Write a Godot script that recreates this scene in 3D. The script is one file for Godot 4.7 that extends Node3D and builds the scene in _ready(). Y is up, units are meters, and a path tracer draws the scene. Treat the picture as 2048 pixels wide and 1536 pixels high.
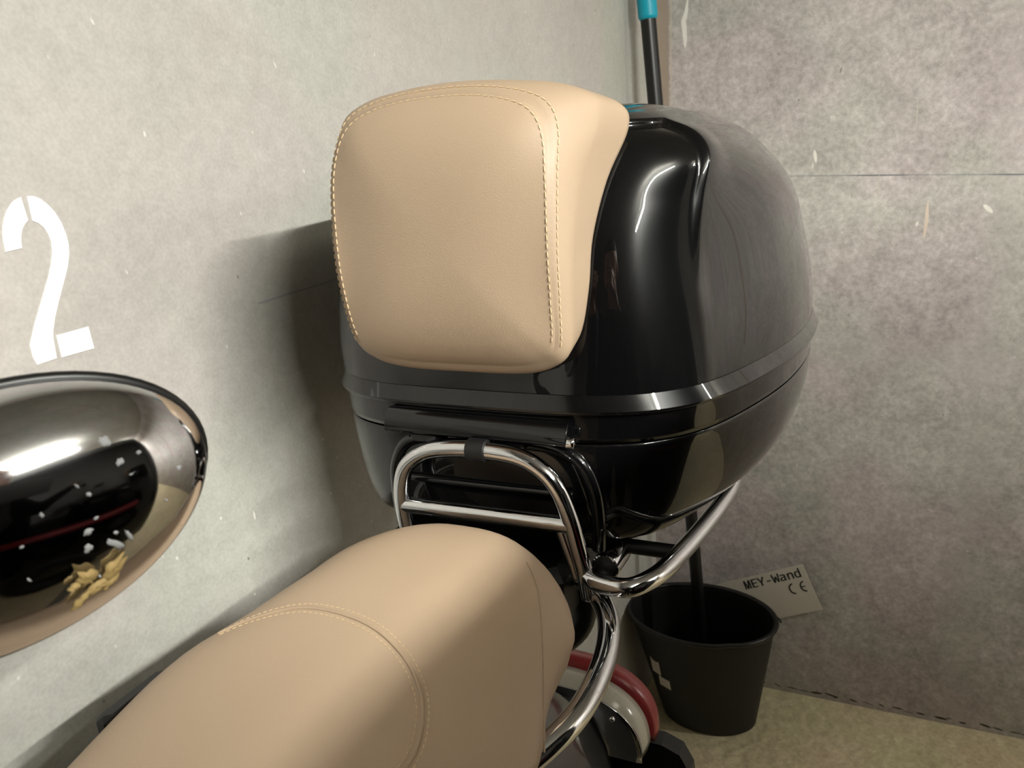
extends Node3D

const EYE := 1.4              # camera height above the floor
const CX := -0.2615           # the scooter's middle line, parallel to the side wall
const CORNER := Vector3(-0.475, 0.0, -1.83)
const SIDE_DIR := Vector3(-0.05075, 0.0, 0.99871)   # along the side wall, out of the corner
var M := {}


func _ready() -> void:
	camera_and_light()
	materials()
	room()
	number_two()
	scooter()
	top_case()
	tub()
	pole()
	card()
	leaf()
	surroundings()


# ------------------------------------------------------------------ camera, light
func camera_and_light() -> void:
	var cam := Camera3D.new()
	cam.name = "camera"
	cam.fov = 51.282
	cam.near = 0.02
	cam.far = 60.0
	var lens := CameraAttributesPhysical.new()
	lens.frustum_focal_length = 25.0      # the same 51.28 degrees
	lens.frustum_focus_distance = 0.6
	lens.exposure_aperture = 20.0
	lens.frustum_near = 0.02
	lens.frustum_far = 60.0
	cam.attributes = lens
	cam.transform = Transform3D(Basis(Vector3(0.9129, -0.0696, -0.4021), Vector3(-0.0569, 0.954, -0.2942), Vector3(0.4041, 0.2915, 0.867)), Vector3(0, EYE, 0))
	add_child(cam)
	var we := WorldEnvironment.new()
	we.name = "world"
	var env := Environment.new()
	env.background_mode = Environment.BG_COLOR
	env.background_color = Color(0.02, 0.02, 0.02)
	env.tonemap_mode = Environment.TONE_MAPPER_LINEAR
	env.tonemap_exposure = 1.9
	env.sdfgi_enabled = true
	env.ssao_enabled = true
	env.ssil_enabled = true
	we.environment = env
	add_child(we)


func ceiling_lamp(at: Vector3, length: float, turn: float, energy: float, label: String) -> void:
	var t := thing("ceiling_lamp", label, "lamp", "fluorescent battens on the ceiling")
	t.position = at
	t.rotation.y = turn
	part(t, "housing", box_mesh(Vector3(0.11, 0.06, length), 0.006), M.white_metal).position = Vector3(0, 0.03, 0)
	var tb := part(t, "tube", tube_mesh([Vector3(0, -0.02, -length * 0.48), Vector3(0, -0.02, 0), Vector3(0, -0.02, length * 0.48)], 0.014, 12), M.lamp)
	tb.name = "lamp_tube"
	for s in [-1, 1]:
		part(t, "socket", box_mesh(Vector3(0.03, 0.05, 0.02), 0.003), M.white_metal).position = Vector3(0, -0.015, s * length * 0.49)
	var a := AreaLight3D.new()
	a.name = "lamp_light"
	a.area_size = Vector2(0.05, length * 0.94)
	a.light_energy = energy
	a.light_color = Color(1.0, 1.0, 0.965)
	a.shadow_enabled = true
	a.area_range = 20.0
	a.area_attenuation = 2.0
	t.add_child(a)
	a.position = Vector3(0, -0.045, 0)
	a.rotation = Vector3(-PI / 2, 0, 0)
	# the open top of the hanging batten lets light up onto the ceiling
	var b := a.duplicate() as AreaLight3D
	b.name = "uplight"
	b.light_energy = energy * 0.25
	t.add_child(b)
	b.position = Vector3(0, 0.075, 0)
	b.rotation = Vector3(PI / 2, 0, 0)
	part(t, "diffuser", box_mesh(Vector3(0.09, 0.006, length * 0.95), 0.001), M.lamp).position = Vector3(0, 0.064, 0)
	for s in [-1, 1]:
		part(t, "hanger", tube_mesh([Vector3(0, 0.05, s * length * 0.35), Vector3(0, 0.15, s * length * 0.35), Vector3(0, 0.3, s * length * 0.35)], 0.004, 8), M.white_metal)


# ------------------------------------------------------------------ helpers
func thing(called: String, label: String, category: String, group := "") -> Node3D:
	var o := Node3D.new()
	o.name = called
	add_child(o, true)
	tag(o, label, category, group)
	return o


func tag(o: Node, label: String, category: String, group := "") -> void:
	o.set_meta("label", label)
	o.set_meta("category", category)
	if group:
		o.set_meta("group", group)


func part(parent: Node, called: String, mesh: Mesh, mat: Material, label := "", kind := "") -> MeshInstance3D:
	var o := MeshInstance3D.new()
	o.name = called
	o.mesh = mesh
	o.material_override = mat
	if label:
		o.set_meta("label", label)
	if kind:
		o.set_meta("kind", kind)
	parent.add_child(o, true)
	return o


func struct(called: String, mesh: Mesh, mat: Material) -> MeshInstance3D:
	return part(self, called, mesh, mat, "", "structure")


func finish(v: PackedVector3Array, idx: PackedInt32Array, uv := PackedVector2Array(), crease := false) -> ArrayMesh:
	# one mesh with smooth normals (or flat ones), wound so that its outside is its front
	var mid := Vector3.ZERO
	for p in v:
		mid += p
	mid /= maxf(1.0, v.size())
	var vol := 0.0
	for i in range(0, idx.size(), 3):
		vol += (v[idx[i]] - mid).dot((v[idx[i + 1]] - mid).cross(v[idx[i + 2]] - mid))
	if vol > 0.0:
		for i in range(0, idx.size(), 3):
			var h := idx[i]
			idx[i] = idx[i + 1]
			idx[i + 1] = h
	if crease:
		var v2 := PackedVector3Array()
		var i2 := PackedInt32Array()
		var u2 := PackedVector2Array()
		for i in idx:
			i2.append(v2.size())
			v2.append(v[i])
			if uv.size():
				u2.append(uv[i])
		v = v2
		idx = i2
		uv = u2
	var n := PackedVector3Array()
	n.resize(v.size())
	for i in range(0, idx.size(), 3):
		var a := v[idx[i]]
		var f := (v[idx[i + 2]] - a).cross(v[idx[i + 1]] - a)
		n[idx[i]] += f
		n[idx[i + 1]] += f
		n[idx[i + 2]] += f
	for i in n.size():
		n[i] = n[i].normalized() if n[i].length_squared() > 1e-24 else Vector3.UP
	var arr := []
	arr.resize(Mesh.ARRAY_MAX)
	arr[Mesh.ARRAY_VERTEX] = v
	arr[Mesh.ARRAY_NORMAL] = n
	arr[Mesh.ARRAY_INDEX] = idx
	if uv.size():
		arr[Mesh.ARRAY_TEX_UV] = uv
	var m := ArrayMesh.new()
	m.add_surface_from_arrays(Mesh.PRIMITIVE_TRIANGLES, arr)
	return m


# rows of points become one smooth skin; «around» joins the last point of a row to the first, «ends» closes the first and last row with a fan
func skin(rows: Array, around := true, ends := true) -> ArrayMesh:
	var v := PackedVector3Array()
	var idx := PackedInt32Array()
	var w: int = rows[0].size()
	for r in rows:
		for p in r:
			v.append(p)
	var last := w if around else w - 1
	for i in rows.size() - 1:
		for j in last:
			var k := (j + 1) % w
			var a := i * w + j
			var b := i * w + k
			var c := (i + 1) * w + k
			var d := (i + 1) * w + j
			idx.append_array(PackedInt32Array([a, b, c, a, c, d]))
	if ends and around:
		for e in 2:
			var row: int = 0 if e == 0 else rows.size() - 1
			var mid := Vector3.ZERO
			for p in rows[row]:
				mid += p
			v.append(mid / w)
			var m := v.size() - 1
			for j in w:
				var k := (j + 1) % w
				if e == 0:
					idx.append_array(PackedInt32Array([m, row * w + k, row * w + j]))
				else:
					idx.append_array(PackedInt32Array([m, row * w + j, row * w + k]))
	return finish(v, idx)


func curve(pts: Array, n: int, closed := false) -> Array:
	# Catmull-Rom through the points, n steps between each pair
	var out := []
	var c := pts.size()
	for i in (c if closed else c - 1):
		var p0: Vector3 = pts[(i - 1 + c) % c] if closed or i > 0 else pts[0] * 2.0 - pts[1]
		var p1: Vector3 = pts[i]
		var p2: Vector3 = pts[(i + 1) % c]
		var p3: Vector3 = pts[(i + 2) % c] if closed or i + 2 < c else pts[c - 1] * 2.0 - pts[c - 2]
		for k in n:
			out.append(p1.cubic_interpolate(p2, p0, p3, float(k) / n))
	if not closed:
		out.append(pts[c - 1])
	return out


func tube_rows(path: Array, r, sides: int, round_ends := true) -> Array:
	var rows := []
	var t0: Vector3 = (path[1] - path[0]).normalized()
	var side := t0.cross(Vector3.UP if absf(t0.y) < 0.9 else Vector3.RIGHT).normalized()
	for i in path.size():
		var t: Vector3 = (path[mini(i + 1, path.size() - 1)] - path[maxi(i - 1, 0)]).normalized()
		side = (side - t * side.dot(t)).normalized()
		var up := side.cross(t)
		var rad: float = r[i] if r is Array else r
		var steps := [[0.0, 1.0]]
		if round_ends and i == 0:
			steps = [[-0.5, 0.45], [-0.42, 0.75], [-0.2, 0.95], [0.0, 1.0]]
		elif round_ends and i == path.size() - 1:
			steps = [[0.0, 1.0], [0.2, 0.95], [0.42, 0.75], [0.5, 0.45]]
		for s in steps:
			var row := PackedVector3Array()
			for j in sides:
				var a := TAU * j / sides
				row.append(path[i] + t * (s[0] * rad) + (side * cos(a) + up * sin(a)) * rad * s[1])
			rows.append(row)
	return rows


func tube_mesh(path: Array, r, sides := 20, round_ends := true) -> ArrayMesh:
	return skin(tube_rows(path, r, sides, round_ends))


func box_mesh(size: Vector3, bevel: float) -> ArrayMesh:
	# a box whose twelve edges are chamfered
	var h := size / 2.0
	var st := SurfaceTool.new()
	st.begin(Mesh.PRIMITIVE_TRIANGLES)
	var v := PackedVector3Array()
	var idx := PackedInt32Array()
	var b := minf(bevel, minf(h.x, minf(h.y, h.z)) * 0.9)
	var rows := []
	for s in [[-1.0, true], [-1.0, false], [1.0, false], [1.0, true]]:
		var y: float = s[0] * (h.y if s[1] else h.y - b)
		var k: float = b if s[1] else 0.0
		rows.append(PackedVector3Array([Vector3(h.x - b - k, y, -h.z + k), Vector3(h.x - k, y, -h.z + b + k), Vector3(h.x - k, y, h.z - b - k), Vector3(h.x - b - k, y, h.z - k), Vector3(-h.x + b + k, y, h.z - k), Vector3(-h.x + k, y, h.z - b - k), Vector3(-h.x + k, y, -h.z + b + k), Vector3(-h.x + b + k, y, -h.z + k)]))
	var w := 8
	for r in rows:
		v.append_array(r)
	for i in 3:
		for j in w:
			var k := (j + 1) % w
			idx.append_array(PackedInt32Array([i * w + j, i * w + k, (i + 1) * w + k, i * w + j, (i + 1) * w + k, (i + 1) * w + j]))
	for j in range(1, w - 1):
		idx.append_array(PackedInt32Array([0, j + 1, j, 3 * w, 3 * w + j, 3 * w + j + 1]))
	return finish(v, idx, PackedVector2Array(), true)


func prism(outline: PackedVector2Array, depth: float) -> ArrayMesh:
	# a flat outline in x and y made solid along z, front at z = depth
	var tri := Geometry2D.triangulate_polygon(outline)
	var v := PackedVector3Array()
	var idx := PackedInt32Array()
	var n := outline.size()
	for z in [0.0, depth]:
		for p in outline:
			v.append(Vector3(p.x, p.y, z))
	for i in range(0, tri.size(), 3):
		idx.append_array(PackedInt32Array([tri[i] + n, tri[i + 1] + n, tri[i + 2] + n, tri[i + 2], tri[i + 1], tri[i]]))
	var ccw := not Geometry2D.is_polygon_clockwise(outline)
	for j in n:
		var k := (j + 1) % n
		if ccw:
			idx.append_array(PackedInt32Array([j, k, k + n, j, k + n, j + n]))
		else:
			idx.append_array(PackedInt32Array([k, j, k + n, k + n, j, j + n]))
	if not ccw:
		for i in range(0, tri.size() * 2, 3):
			var h := idx[i]
			idx[i] = idx[i + 1]
			idx[i + 1] = h
	# make the caps agree with the sides whichever way the triangulation went round
	for i in range(0, tri.size() * 2, 3):
		var a := v[idx[i]]
		var f := (v[idx[i + 1]] - a).cross(v[idx[i + 2]] - a)
		if (a.z > depth / 2) != (f.z > 0):
			var h := idx[i]
			idx[i] = idx[i + 1]
			idx[i + 1] = h
	return finish(v, idx, PackedVector2Array(), true)


func stitches(rows: Array, length: float, gap: float, r: float) -> ArrayMesh:
	# short threads laid along each path
	var v := PackedVector3Array()
	var idx := PackedInt32Array()
	for path in rows:
		var acc := 0.0
		var start: Variant = null
		for i in path.size() - 1:
			var a: Vector3 = path[i]
			var b: Vector3 = path[i + 1]
			var d := a.distance_to(b)
			var at := 0.0
			while at < d:
				var need := (length if start != null else gap) - acc
				if d - at < need:
					acc += d - at
					at = d
				else:
					at += need
					acc = 0.0
					var p := a.lerp(b, at / d)
					if start == null:
						start = p
					else:
						var base := v.size()
						var rr := tube_rows([start, (start + p) / 2.0, p], [r * 0.7, r, r * 0.7], 6, false)
						for row in rr:
							v.append_array(row)
						for q in 2:
							for j in 6:
								var k := (j + 1) % 6
								idx.append_array(PackedInt32Array([base + q * 6 + j, base + q * 6 + k, base + q * 6 + 6 + k, base + q * 6 + j, base + q * 6 + 6 + k, base + q * 6 + 6 + j]))
						start = null
	return finish(v, idx)


# ------------------------------------------------------------------ materials
func plain(c: Color, rough: float, metal := 0.0) -> StandardMaterial3D:
	var m := StandardMaterial3D.new()
	m.albedo_color = c
	m.roughness = rough
	m.metallic = metal
	return m


func noise_tex(freq: float, octaves: int, seed_: int, normal := false, strength := 4.0, size := 512) -> NoiseTexture2D:
	var f := FastNoiseLite.new()
	f.noise_type = FastNoiseLite.TYPE_SIMPLEX_SMOOTH
	f.frequency = freq
	f.fractal_octaves = octaves
	f.seed = seed_
	var t := NoiseTexture2D.new()
	t.width = size
	t.height = size
	t.seamless = true
	t.noise = f
	t.as_normal_map = normal
	t.bump_strength = strength
	return t


func materials() -> void:
	M.black = plain(Color(0.03, 0.03, 0.034), 0.24, 0.0)
	M.black.metallic_specular = 0.22
	M.black.clearcoat_enabled = true
	M.black.clearcoat = 1.0
	M.black.clearcoat_roughness = 0.02
	M.graphite = plain(Color(0.17, 0.17, 0.165), 0.3)
	M.graphite.clearcoat_enabled = true
	M.graphite.clearcoat = 1.0
	M.graphite.clearcoat_roughness = 0.04
	M.chrome = plain(Color(0.86, 0.86, 0.87), 0.06, 1.0)
	M.plastic = plain(Color(0.035, 0.035, 0.037), 0.4)
	M.rubber = plain(Color(0.03, 0.03, 0.032), 0.6)
	M.leather = plain(Color(0.70, 0.61, 0.515), 0.5)
	M.leather.normal_enabled = true
	M.leather.normal_texture = noise_tex(0.06, 3, 4, true, 3.0)
	M.leather.normal_scale = 0.32
	M.leather.uv1_triplanar = true
	M.leather.uv1_scale = Vector3.ONE * 20.0
	M.thread = plain(Color(0.84, 0.74, 0.6), 0.6)
	M.white_metal = plain(Color(0.85, 0.85, 0.83), 0.4)
	M.lamp = plain(Color(1, 1, 1), 0.5)
	M.lamp.emission_enabled = true
	M.lamp.emission = Color(1.0, 0.97, 0.9)
	M.lamp.emission_energy_multiplier = 9.0
	M.paint = plain(Color(0.93, 0.93, 0.93), 0.7)
	M.teal = plain(Color(0.0, 0.62, 0.72), 0.45)
	M.red = plain(Color(0.56, 0.2, 0.2), 0.3)
	M.white_lens = plain(Color(0.72, 0.7, 0.64), 0.15)
	M.card = plain(Color(0.8, 0.77, 0.72), 0.6)
	M.ink = plain(Color(0.1, 0.1, 0.1), 0.7)
	M.leaf = plain(Color(0.55, 0.46, 0.28), 0.75)
	M.dirt = plain(Color(0.5, 0.5, 0.5), 0.8)
	M.cloth = plain(Color(0.05, 0.052, 0.06), 0.9)
	M.skin = plain(Color(0.72, 0.53, 0.43), 0.55)
	M.hair = plain(Color(0.1, 0.08, 0.07), 0.7)
	M.dark_red = plain(Color(0.42, 0.03, 0.08), 0.3)
	M.glass_dark = plain(Color(0.02, 0.02, 0.025), 0.05)


func bytes_of(freq: float, octaves: int, seed_: int, size: int, type := FastNoiseLite.TYPE_SIMPLEX_SMOOTH) -> PackedByteArray:
	var f := FastNoiseLite.new()
	f.noise_type = type
	f.frequency = freq
	f.fractal_octaves = octaves
	f.seed = seed_
	return f.get_seamless_image(size, size).get_data()


# A two-metre square of cast concrete: cloudy grey, faint pink and green patches, fine grain, pale lime flecks.
func concrete_image(size: int, seed_: int, base: Vector3, cloud: float, tint: float, grain: float, flecks: int, tilt: float) -> Image:
	var a := bytes_of(3.0 / size, 3, seed_, size)
	var b := bytes_of(64.0 / size, 4, seed_ + 1, size)
	var c := bytes_of(5.0 / size, 3, seed_ + 2, size)
	var d := bytes_of(0.22, 2, seed_ + 3, size)
	var g := bytes_of(150.0 / size, 3, seed_ + 4, size)
	var e := bytes_of(22.0 / size, 4, seed_ + 5, size, FastNoiseLite.TYPE_PERLIN)
	var px := PackedByteArray()
	px.resize(size * size * 3)
	for i in size * size:
		var l := (a[i] - 127.0) * cloud * 0.5 + (e[i] - 127.0) * cloud * 0.6 + (b[i] - 127.0) * cloud * 0.7 + (g[i] - 127.0) * cloud * 0.75 + (d[i] - 127.0) * grain
		var t := clampf((c[i] - 127.0) / 50.0, -1.0, 1.0) * tint
		px[i * 3] = int(clampf(base.x + l + t * 0.7, 0, 255))
		px[i * 3 + 1] = int(clampf(base.y + l - t * 0.3, 0, 255))
		px[i * 3 + 2] = int(clampf(base.z + l + t * 0.35, 0, 255))
	var im := Image.create_from_data(size, size, false, Image.FORMAT_RGB8, px)
	var rng := RandomNumberGenerator.new()
	rng.seed = seed_
	for k in flecks:
		var x := rng.randf() * size
		var y := rng.randf() * size
		var len := rng.randf_range(0.6, 5.0) * (3.0 if rng.randf() < 0.12 else 1.0)
		var light := rng.randf() < 0.8
		var dx := tilt + rng.randf_range(-0.25, 0.25)
		stroke(im, [Vector2(x, y), Vector2(x + dx * len, y + len)], rng.randf_range(0.5, 1.3), Color(0.93, 0.92, 0.9) if light else Color(0.42, 0.4, 0.37), rng.randf_range(0.4, 1.0))
	return im


func stroke(im: Image, pts: Array, width: float, col: Color, alpha := 1.0, taper := true) -> void:
	var w := im.get_width()
	var h := im.get_height()
	for i in pts.size() - 1:
		var p: Vector2 = pts[i]
		var q: Vector2 = pts[i + 1]
		var n := maxi(1, int(p.distance_to(q) * 1.5))
		for s in n:
			var t := float(s) / n
			var c := p.lerp(q, t)
			var f := (i + t) / (pts.size() - 1)
			var r := width * (sqrt(sin(PI * clampf(f, 0.03, 0.97))) if taper else 1.0)
			for y in range(int(c.y - r - 1), int(c.y + r + 2)):
				for x in range(int(c.x - r - 1), int(c.x + r + 2)):
					var cover := clampf(r + 0.5 - Vector2(x + 0.5, y + 0.5).distance_to(c), 0.0, 1.0) * alpha
					if cover > 0.0:
						var xx := posmod(x, w)
						var yy := posmod(y, h)
						im.set_pixel(xx, yy, im.get_pixel(xx, yy).lerp(col, cover * 0.7))


func concrete(im: Image, rough: float, grit: float) -> StandardMaterial3D:
	var m := plain(Color.WHITE, rough)
	m.albedo_texture = ImageTexture.create_from_image(im)
	m.normal_enabled = true
	m.normal_texture = noise_tex(0.09, 4, 11, true, 4.0, 512)
	m.normal_scale = grit
	return m


# ------------------------------------------------------------------ the room
# A slab standing (or lying) behind its face. Two metres of the face make one turn of the texture.
func slab(o: Vector3, along: Vector3, up: Vector3, thick: Vector3, flip_u := false) -> ArrayMesh:
	var v := PackedVector3Array()
	var uv := PackedVector2Array()
	var idx := PackedInt32Array()
	var faces := [[o, along, up], [o + thick, along, up], [o, along, thick], [o + up, along, thick], [o, up, thick], [o + along, up, thick]]
	for f in faces:
		var s := v.size()
		for c in [Vector2(0, 0), Vector2(1, 0), Vector2(1, 1), Vector2(0, 1)]:
			v.append(f[0] + f[1] * c.x + f[2] * c.y)
			uv.append(Vector2(c.x * f[1].length() / 2.0, 1.0 - c.y * f[2].length() / 2.0))
		idx.append_array(PackedInt32Array([s, s + 1, s + 2, s, s + 2, s + 3]))
	var mid := o + (along + up + thick) / 2.0
	for i in range(0, idx.size(), 3):
		var a := v[idx[i]]
		if (v[idx[i + 2]] - a).cross(v[idx[i + 1]] - a).dot(a - mid) < 0:
			var h := idx[i]
			idx[i] = idx[i + 1]
			idx[i + 1] = h
	var n := PackedVector3Array()
	n.resize(v.size())
	for i in range(0, idx.size(), 3):
		var a := v[idx[i]]
		var f := (v[idx[i + 2]] - a).cross(v[idx[i + 1]] - a).normalized()
		for k in 3:
			n[idx[i + k]] = f
	var arr := []
	arr.resize(Mesh.ARRAY_MAX)
	arr[Mesh.ARRAY_VERTEX] = v
	arr[Mesh.ARRAY_NORMAL] = n
	arr[Mesh.ARRAY_TEX_UV] = uv
	arr[Mesh.ARRAY_INDEX] = idx
	var m := ArrayMesh.new()
	m.add_surface_from_arrays(Mesh.PRIMITIVE_TRIANGLES, arr)
	return m


const TOP := 2.8


func room() -> void:
	var n := 2048
	var k := n / 2.0
	# the side wall: u runs out of the corner
	var im := concrete_image(n, 3, Vector3(184, 181, 175), 0.05, 2.6, 0.06, 850, -0.25)
	var on_side := func(s: float, y: float) -> Vector2: return Vector2(s * k, (1.0 - y / 2.0) * n)
	var line := []
	for p in [[1.5394, 1.2666], [1.4909, 1.2675], [1.4163, 1.2684], [1.3494, 1.2705], [1.2993, 1.2722], [1.2336, 1.2722], [1.1395, 1.2721], [0.8382, 1.2711]]:
		line.append(on_side.call(p[0], p[1]))
	stroke(im, line, 0.8, Color(0.5, 0.51, 0.56), 0.45, false)
	for p in [[1.2549, 1.3548, 1.2491, 1.3227, 1.6], [1.2171, 1.2517, 1.2045, 1.2318, 1.6], [1.2868, 1.3059, 1.2820, 1.2917, 0.8], [1.3302, 1.2122, 1.3273, 1.2046, 1.0]]:
		stroke(im, [on_side.call(p[0], p[1]), on_side.call(p[2], p[3])], p[4], Color(0.9, 0.89, 0.86), 0.9)
	var side := concrete(im, 0.85, 0.07)
	struct("wall_left", slab(CORNER + SIDE_DIR * -0.3, SIDE_DIR * 8.6, Vector3.UP * TOP, SIDE_DIR.cross(Vector3.UP) * 0.3), side)
	# the end wall: u runs from x = -0.875
	im = concrete_image(n, 21, Vector3(186, 179, 175), 0.16, 3.4, 0.07, 520, 0.0)
	var on_end := func(x: float, y: float) -> Vector2: return Vector2((x + 0.875) * k, (1.0 - y / 2.0) * n)
	for p in [[-0.4199, 1.9, -0.4216, 1.458], [-0.4216, 1.458, -0.4225, 0.9]]:
		stroke(im, [on_end.call(p[0], p[1]), on_end.call(p[2], p[3])], 1.6, Color(0.78, 0.72, 0.66), 0.5, false)
	stroke(im, [on_end.call(-0.447, 2.0), on_end.call(-0.447, 1.0)], 22.0, Color(0.64, 0.58, 0.52), 0.04, false)
	var hl := []
	for p in [[-0.42, 1.291], [-0.2535, 1.2876], [-0.1518, 1.2849], [0.05, 1.2775], [0.2452, 1.2691], [0.5, 1.259]]:
		hl.append(on_end.call(p[0], p[1]))
	stroke(im, hl, 1.0, Color(0.48, 0.49, 0.52), 0.35, false)
	stroke(im, [on_end.call(-0.06, 1.2815), on_end.call(0.06, 1.277)], 1.6, Color(0.4, 0.41, 0.44), 0.35)
	stroke(im, [on_end.call(0.19, 1.2715), on_end.call(0.27, 1.268)], 1.6, Color(0.4, 0.41, 0.44), 0.3)
	var white := Color(0.93, 0.91, 0.88)
	stroke(im, [on_end.call(-0.3858, 1.652), on_end.call(-0.3885, 1.63), on_end.call(-0.3945, 1.612), on_end.call(-0.3925, 1.595), on_end.call(-0.391, 1.575), on_end.call(-0.3916, 1.561)], 5.0, white, 1.0)
	stroke(im, [on_end.call(-0.1251, 1.3359), on_end.call(-0.1212, 1.3107)], 3.2, white)
	stroke(im, [on_end.call(-0.127, 1.311), on_end.call(-0.128, 1.298)], 1.4, white, 0.7)
	stroke(im, [on_end.call(0.0922, 1.2249), on_end.call(0.0922, 1.1874), on_end.call(0.0904, 1.1494)], 3.4, Color(0.87, 0.8, 0.74), 0.9)
	stroke(im, [on_end.call(0.077, 1.184), on_end.call(0.074, 1.176)], 2.4, white)
	stroke(im, [on_end.call(0.1905, 1.2138), on_end.call(0.2062, 1.1989)], 4.0, white)
	for p in [[0.0, 1.30, 0.0, 1.12], [0.06, 1.43, 0.062, 1.36], [-0.02, 0.75, -0.021, 0.70], [-0.05, 0.52, -0.052, 0.46]]:
		stroke(im, [on_end.call(p[0], p[1]), on_end.call(p[2], p[3])], 1.5, Color(0.8, 0.77, 0.73), 0.5)
	var rng := RandomNumberGenerator.new()
	rng.seed = 8
	for s in 46:   # broken dark joint where the wall meets the floor
		var x := -0.45 + s * 0.03 + rng.randf() * 0.02
		stroke(im, [on_end.call(x, 0.012 + rng.randf() * 0.008), on_end.call(x + rng.randf_range(0.01, 0.035), 0.009 + rng.randf() * 0.008)], rng.randf_range(0.8, 3.0), Color(0.22, 0.2, 0.17), rng.randf_range(0.2, 0.8))
	var end := concrete(im, 0.85, 0.1)
	struct("wall_back", slab(Vector3(-0.875, 0, CORNER.z), Vector3.RIGHT * 7.0, Vector3.UP * TOP, Vector3(0, 0, -0.3)), end)
	# the floor
	im = concrete_image(1024, 41, Vector3(208, 193, 158), 0.12, 4.0, 0.06, 60, 0.3)
	for s in 40:
		var z := 1024.0 - s * 26.0
		stroke(im, [Vector2(z, 14.0), Vector2(z - 40, 16.0)], 26.0, Color(0.52, 0.51, 0.48), 0.05)
	var ground := concrete(im, 0.75, 0.25)
	struct("floor", slab(Vector3(-1.6, 0, CORNER.z - 0.3), Vector3.RIGHT * 8.0, Vector3.BACK * 8.9, Vector3.DOWN * 0.3), ground)
	var rest := concrete(concrete_image(1024, 61, Vector3(158, 156, 150), 0.1, 2.5, 0.05, 40, 0.0), 0.85, 0.25)
	struct("ceiling", slab(Vector3(-1.6, TOP, CORNER.z - 0.3), Vector3.RIGHT * 8.0, Vector3.BACK * 8.9, Vector3.UP * 0.3), rest)
	struct("wall_right", slab(Vector3(6.0, 0, CORNER.z - 0.3), Vector3.BACK * 8.9, Vector3.UP * TOP, Vector3.RIGHT * 0.3), rest)
	struct("wall_front", slab(Vector3(-1.6, 0, 6.5), Vector3.RIGHT * 8.0, Vector3.UP * TOP, Vector3.BACK * 0.3), rest)
	ceiling_lamp(Vector3(1.65, TOP - 0.3, 0.65), 1.5, 0.0, 12.0, "long fluorescent batten hanging over the parked car")
	ceiling_lamp(Vector3(3.5, TOP - 0.3, -1.35), 1.2, PI / 2, 2.8, "fluorescent batten hanging along the back wall beyond the van")


func on_wall(s: float, y: float, out := 0.0) -> Vector3:
	return CORNER + SIDE_DIR * s + Vector3.UP * y - SIDE_DIR.cross(Vector3.UP) * out


func number_two() -> void:
	var wall := get_node("wall_left")
	var hook := PackedVector2Array([Vector2(1.4458, 1.3856), Vector2(1.4491, 1.3847), Vector2(1.4534, 1.3823), Vector2(1.4576, 1.3780), Vector2(1.4611, 1.3726), Vector2(1.4637, 1.3671), Vector2(1.4653, 1.3615), Vector2(1.4658, 1.3562), Vector2(1.4659, 1.3501), Vector2(1.4537, 1.3510), Vector2(1.4534, 1.3551), Vector2(1.4522, 1.3598), Vector2(1.4501, 1.3642), Vector2(1.4473, 1.3674), Vector2(1.4445, 1.3695)])
	var body := PackedVector2Array([Vector2(1.4414, 1.3858), Vector2(1.4364, 1.3855), Vector2(1.4319, 1.3831), Vector2(1.4272, 1.3784), Vector2(1.4233, 1.3726), Vector2(1.4205, 1.3655), Vector2(1.4187, 1.3565), Vector2(1.4185, 1.3489), Vector2(1.4199, 1.3416), Vector2(1.4231, 1.3332), Vector2(1.4283, 1.3238), Vector2(1.4355, 1.3111), Vector2(1.4422, 1.2985), Vector2(1.4464, 1.2879), Vector2(1.4471, 1.2842), Vector2(1.4481, 1.2690), Vector2(1.4638, 1.2682), Vector2(1.4655, 1.2741), Vector2(1.4654, 1.2837), Vector2(1.4622, 1.2898), Vector2(1.4584, 1.2972), Vector2(1.4525, 1.3071), Vector2(1.4458, 1.3183), Vector2(1.4399, 1.3284), Vector2(1.4353, 1.3377), Vector2(1.4327, 1.3448), Vector2(1.4316, 1.3521), Vector2(1.4325, 1.3577), Vector2(1.4345, 1.3629), Vector2(1.4375, 1.3663), Vector2(1.4418, 1.3686)])
	var foot := PackedVector2Array([Vector2(1.4447, 1.2855), Vector2(1.4179, 1.2860), Vector2(1.4171, 1.2685), Vector2(1.4445, 1.2685)])
	var num := Node3D.new()
	num.name = "painted_number"
	num.set_meta("label", "white stencilled number 2")
	wall.add_child(num)
	# local x runs along the wall out of the corner, z out of the wall
	num.transform = Transform3D(Basis(SIDE_DIR, Vector3.UP, SIDE_DIR.cross(Vector3.UP) * -1.0), CORNER)
	# basis must be right-handed: x along, y up, z = x cross y
	num.transform.basis = Basis(SIDE_DIR, Vector3.UP, SIDE_DIR.cross(Vector3.UP))
	for o in [hook, body, foot]:
		var m := part(num, "stencil_stroke", prism(o, 0.0006), M.paint)
		m.position.z = -0.0006


# ------------------------------------------------------------------ the scooter; all of it in its own axes: x from its middle line, y from eye height, z as the room's
func seat_w(z: float) -> float:
	if z < -0.38:
		var t := clampf((-z - 0.38) / 0.076, 0.0, 1.0)
		return 0.098 * sqrt(maxf(0.0, 1.0 - t * t))
	return table([[-0.38, 0.098], [-0.36, 0.102], [-0.33, 0.111], [-0.305, 0.121], [-0.28, 0.123], [-0.245, 0.117], [-0.19, 0.103], [-0.12, 0.086], [-0.03, 0.07], [0.06, 0.06]], z)


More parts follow.
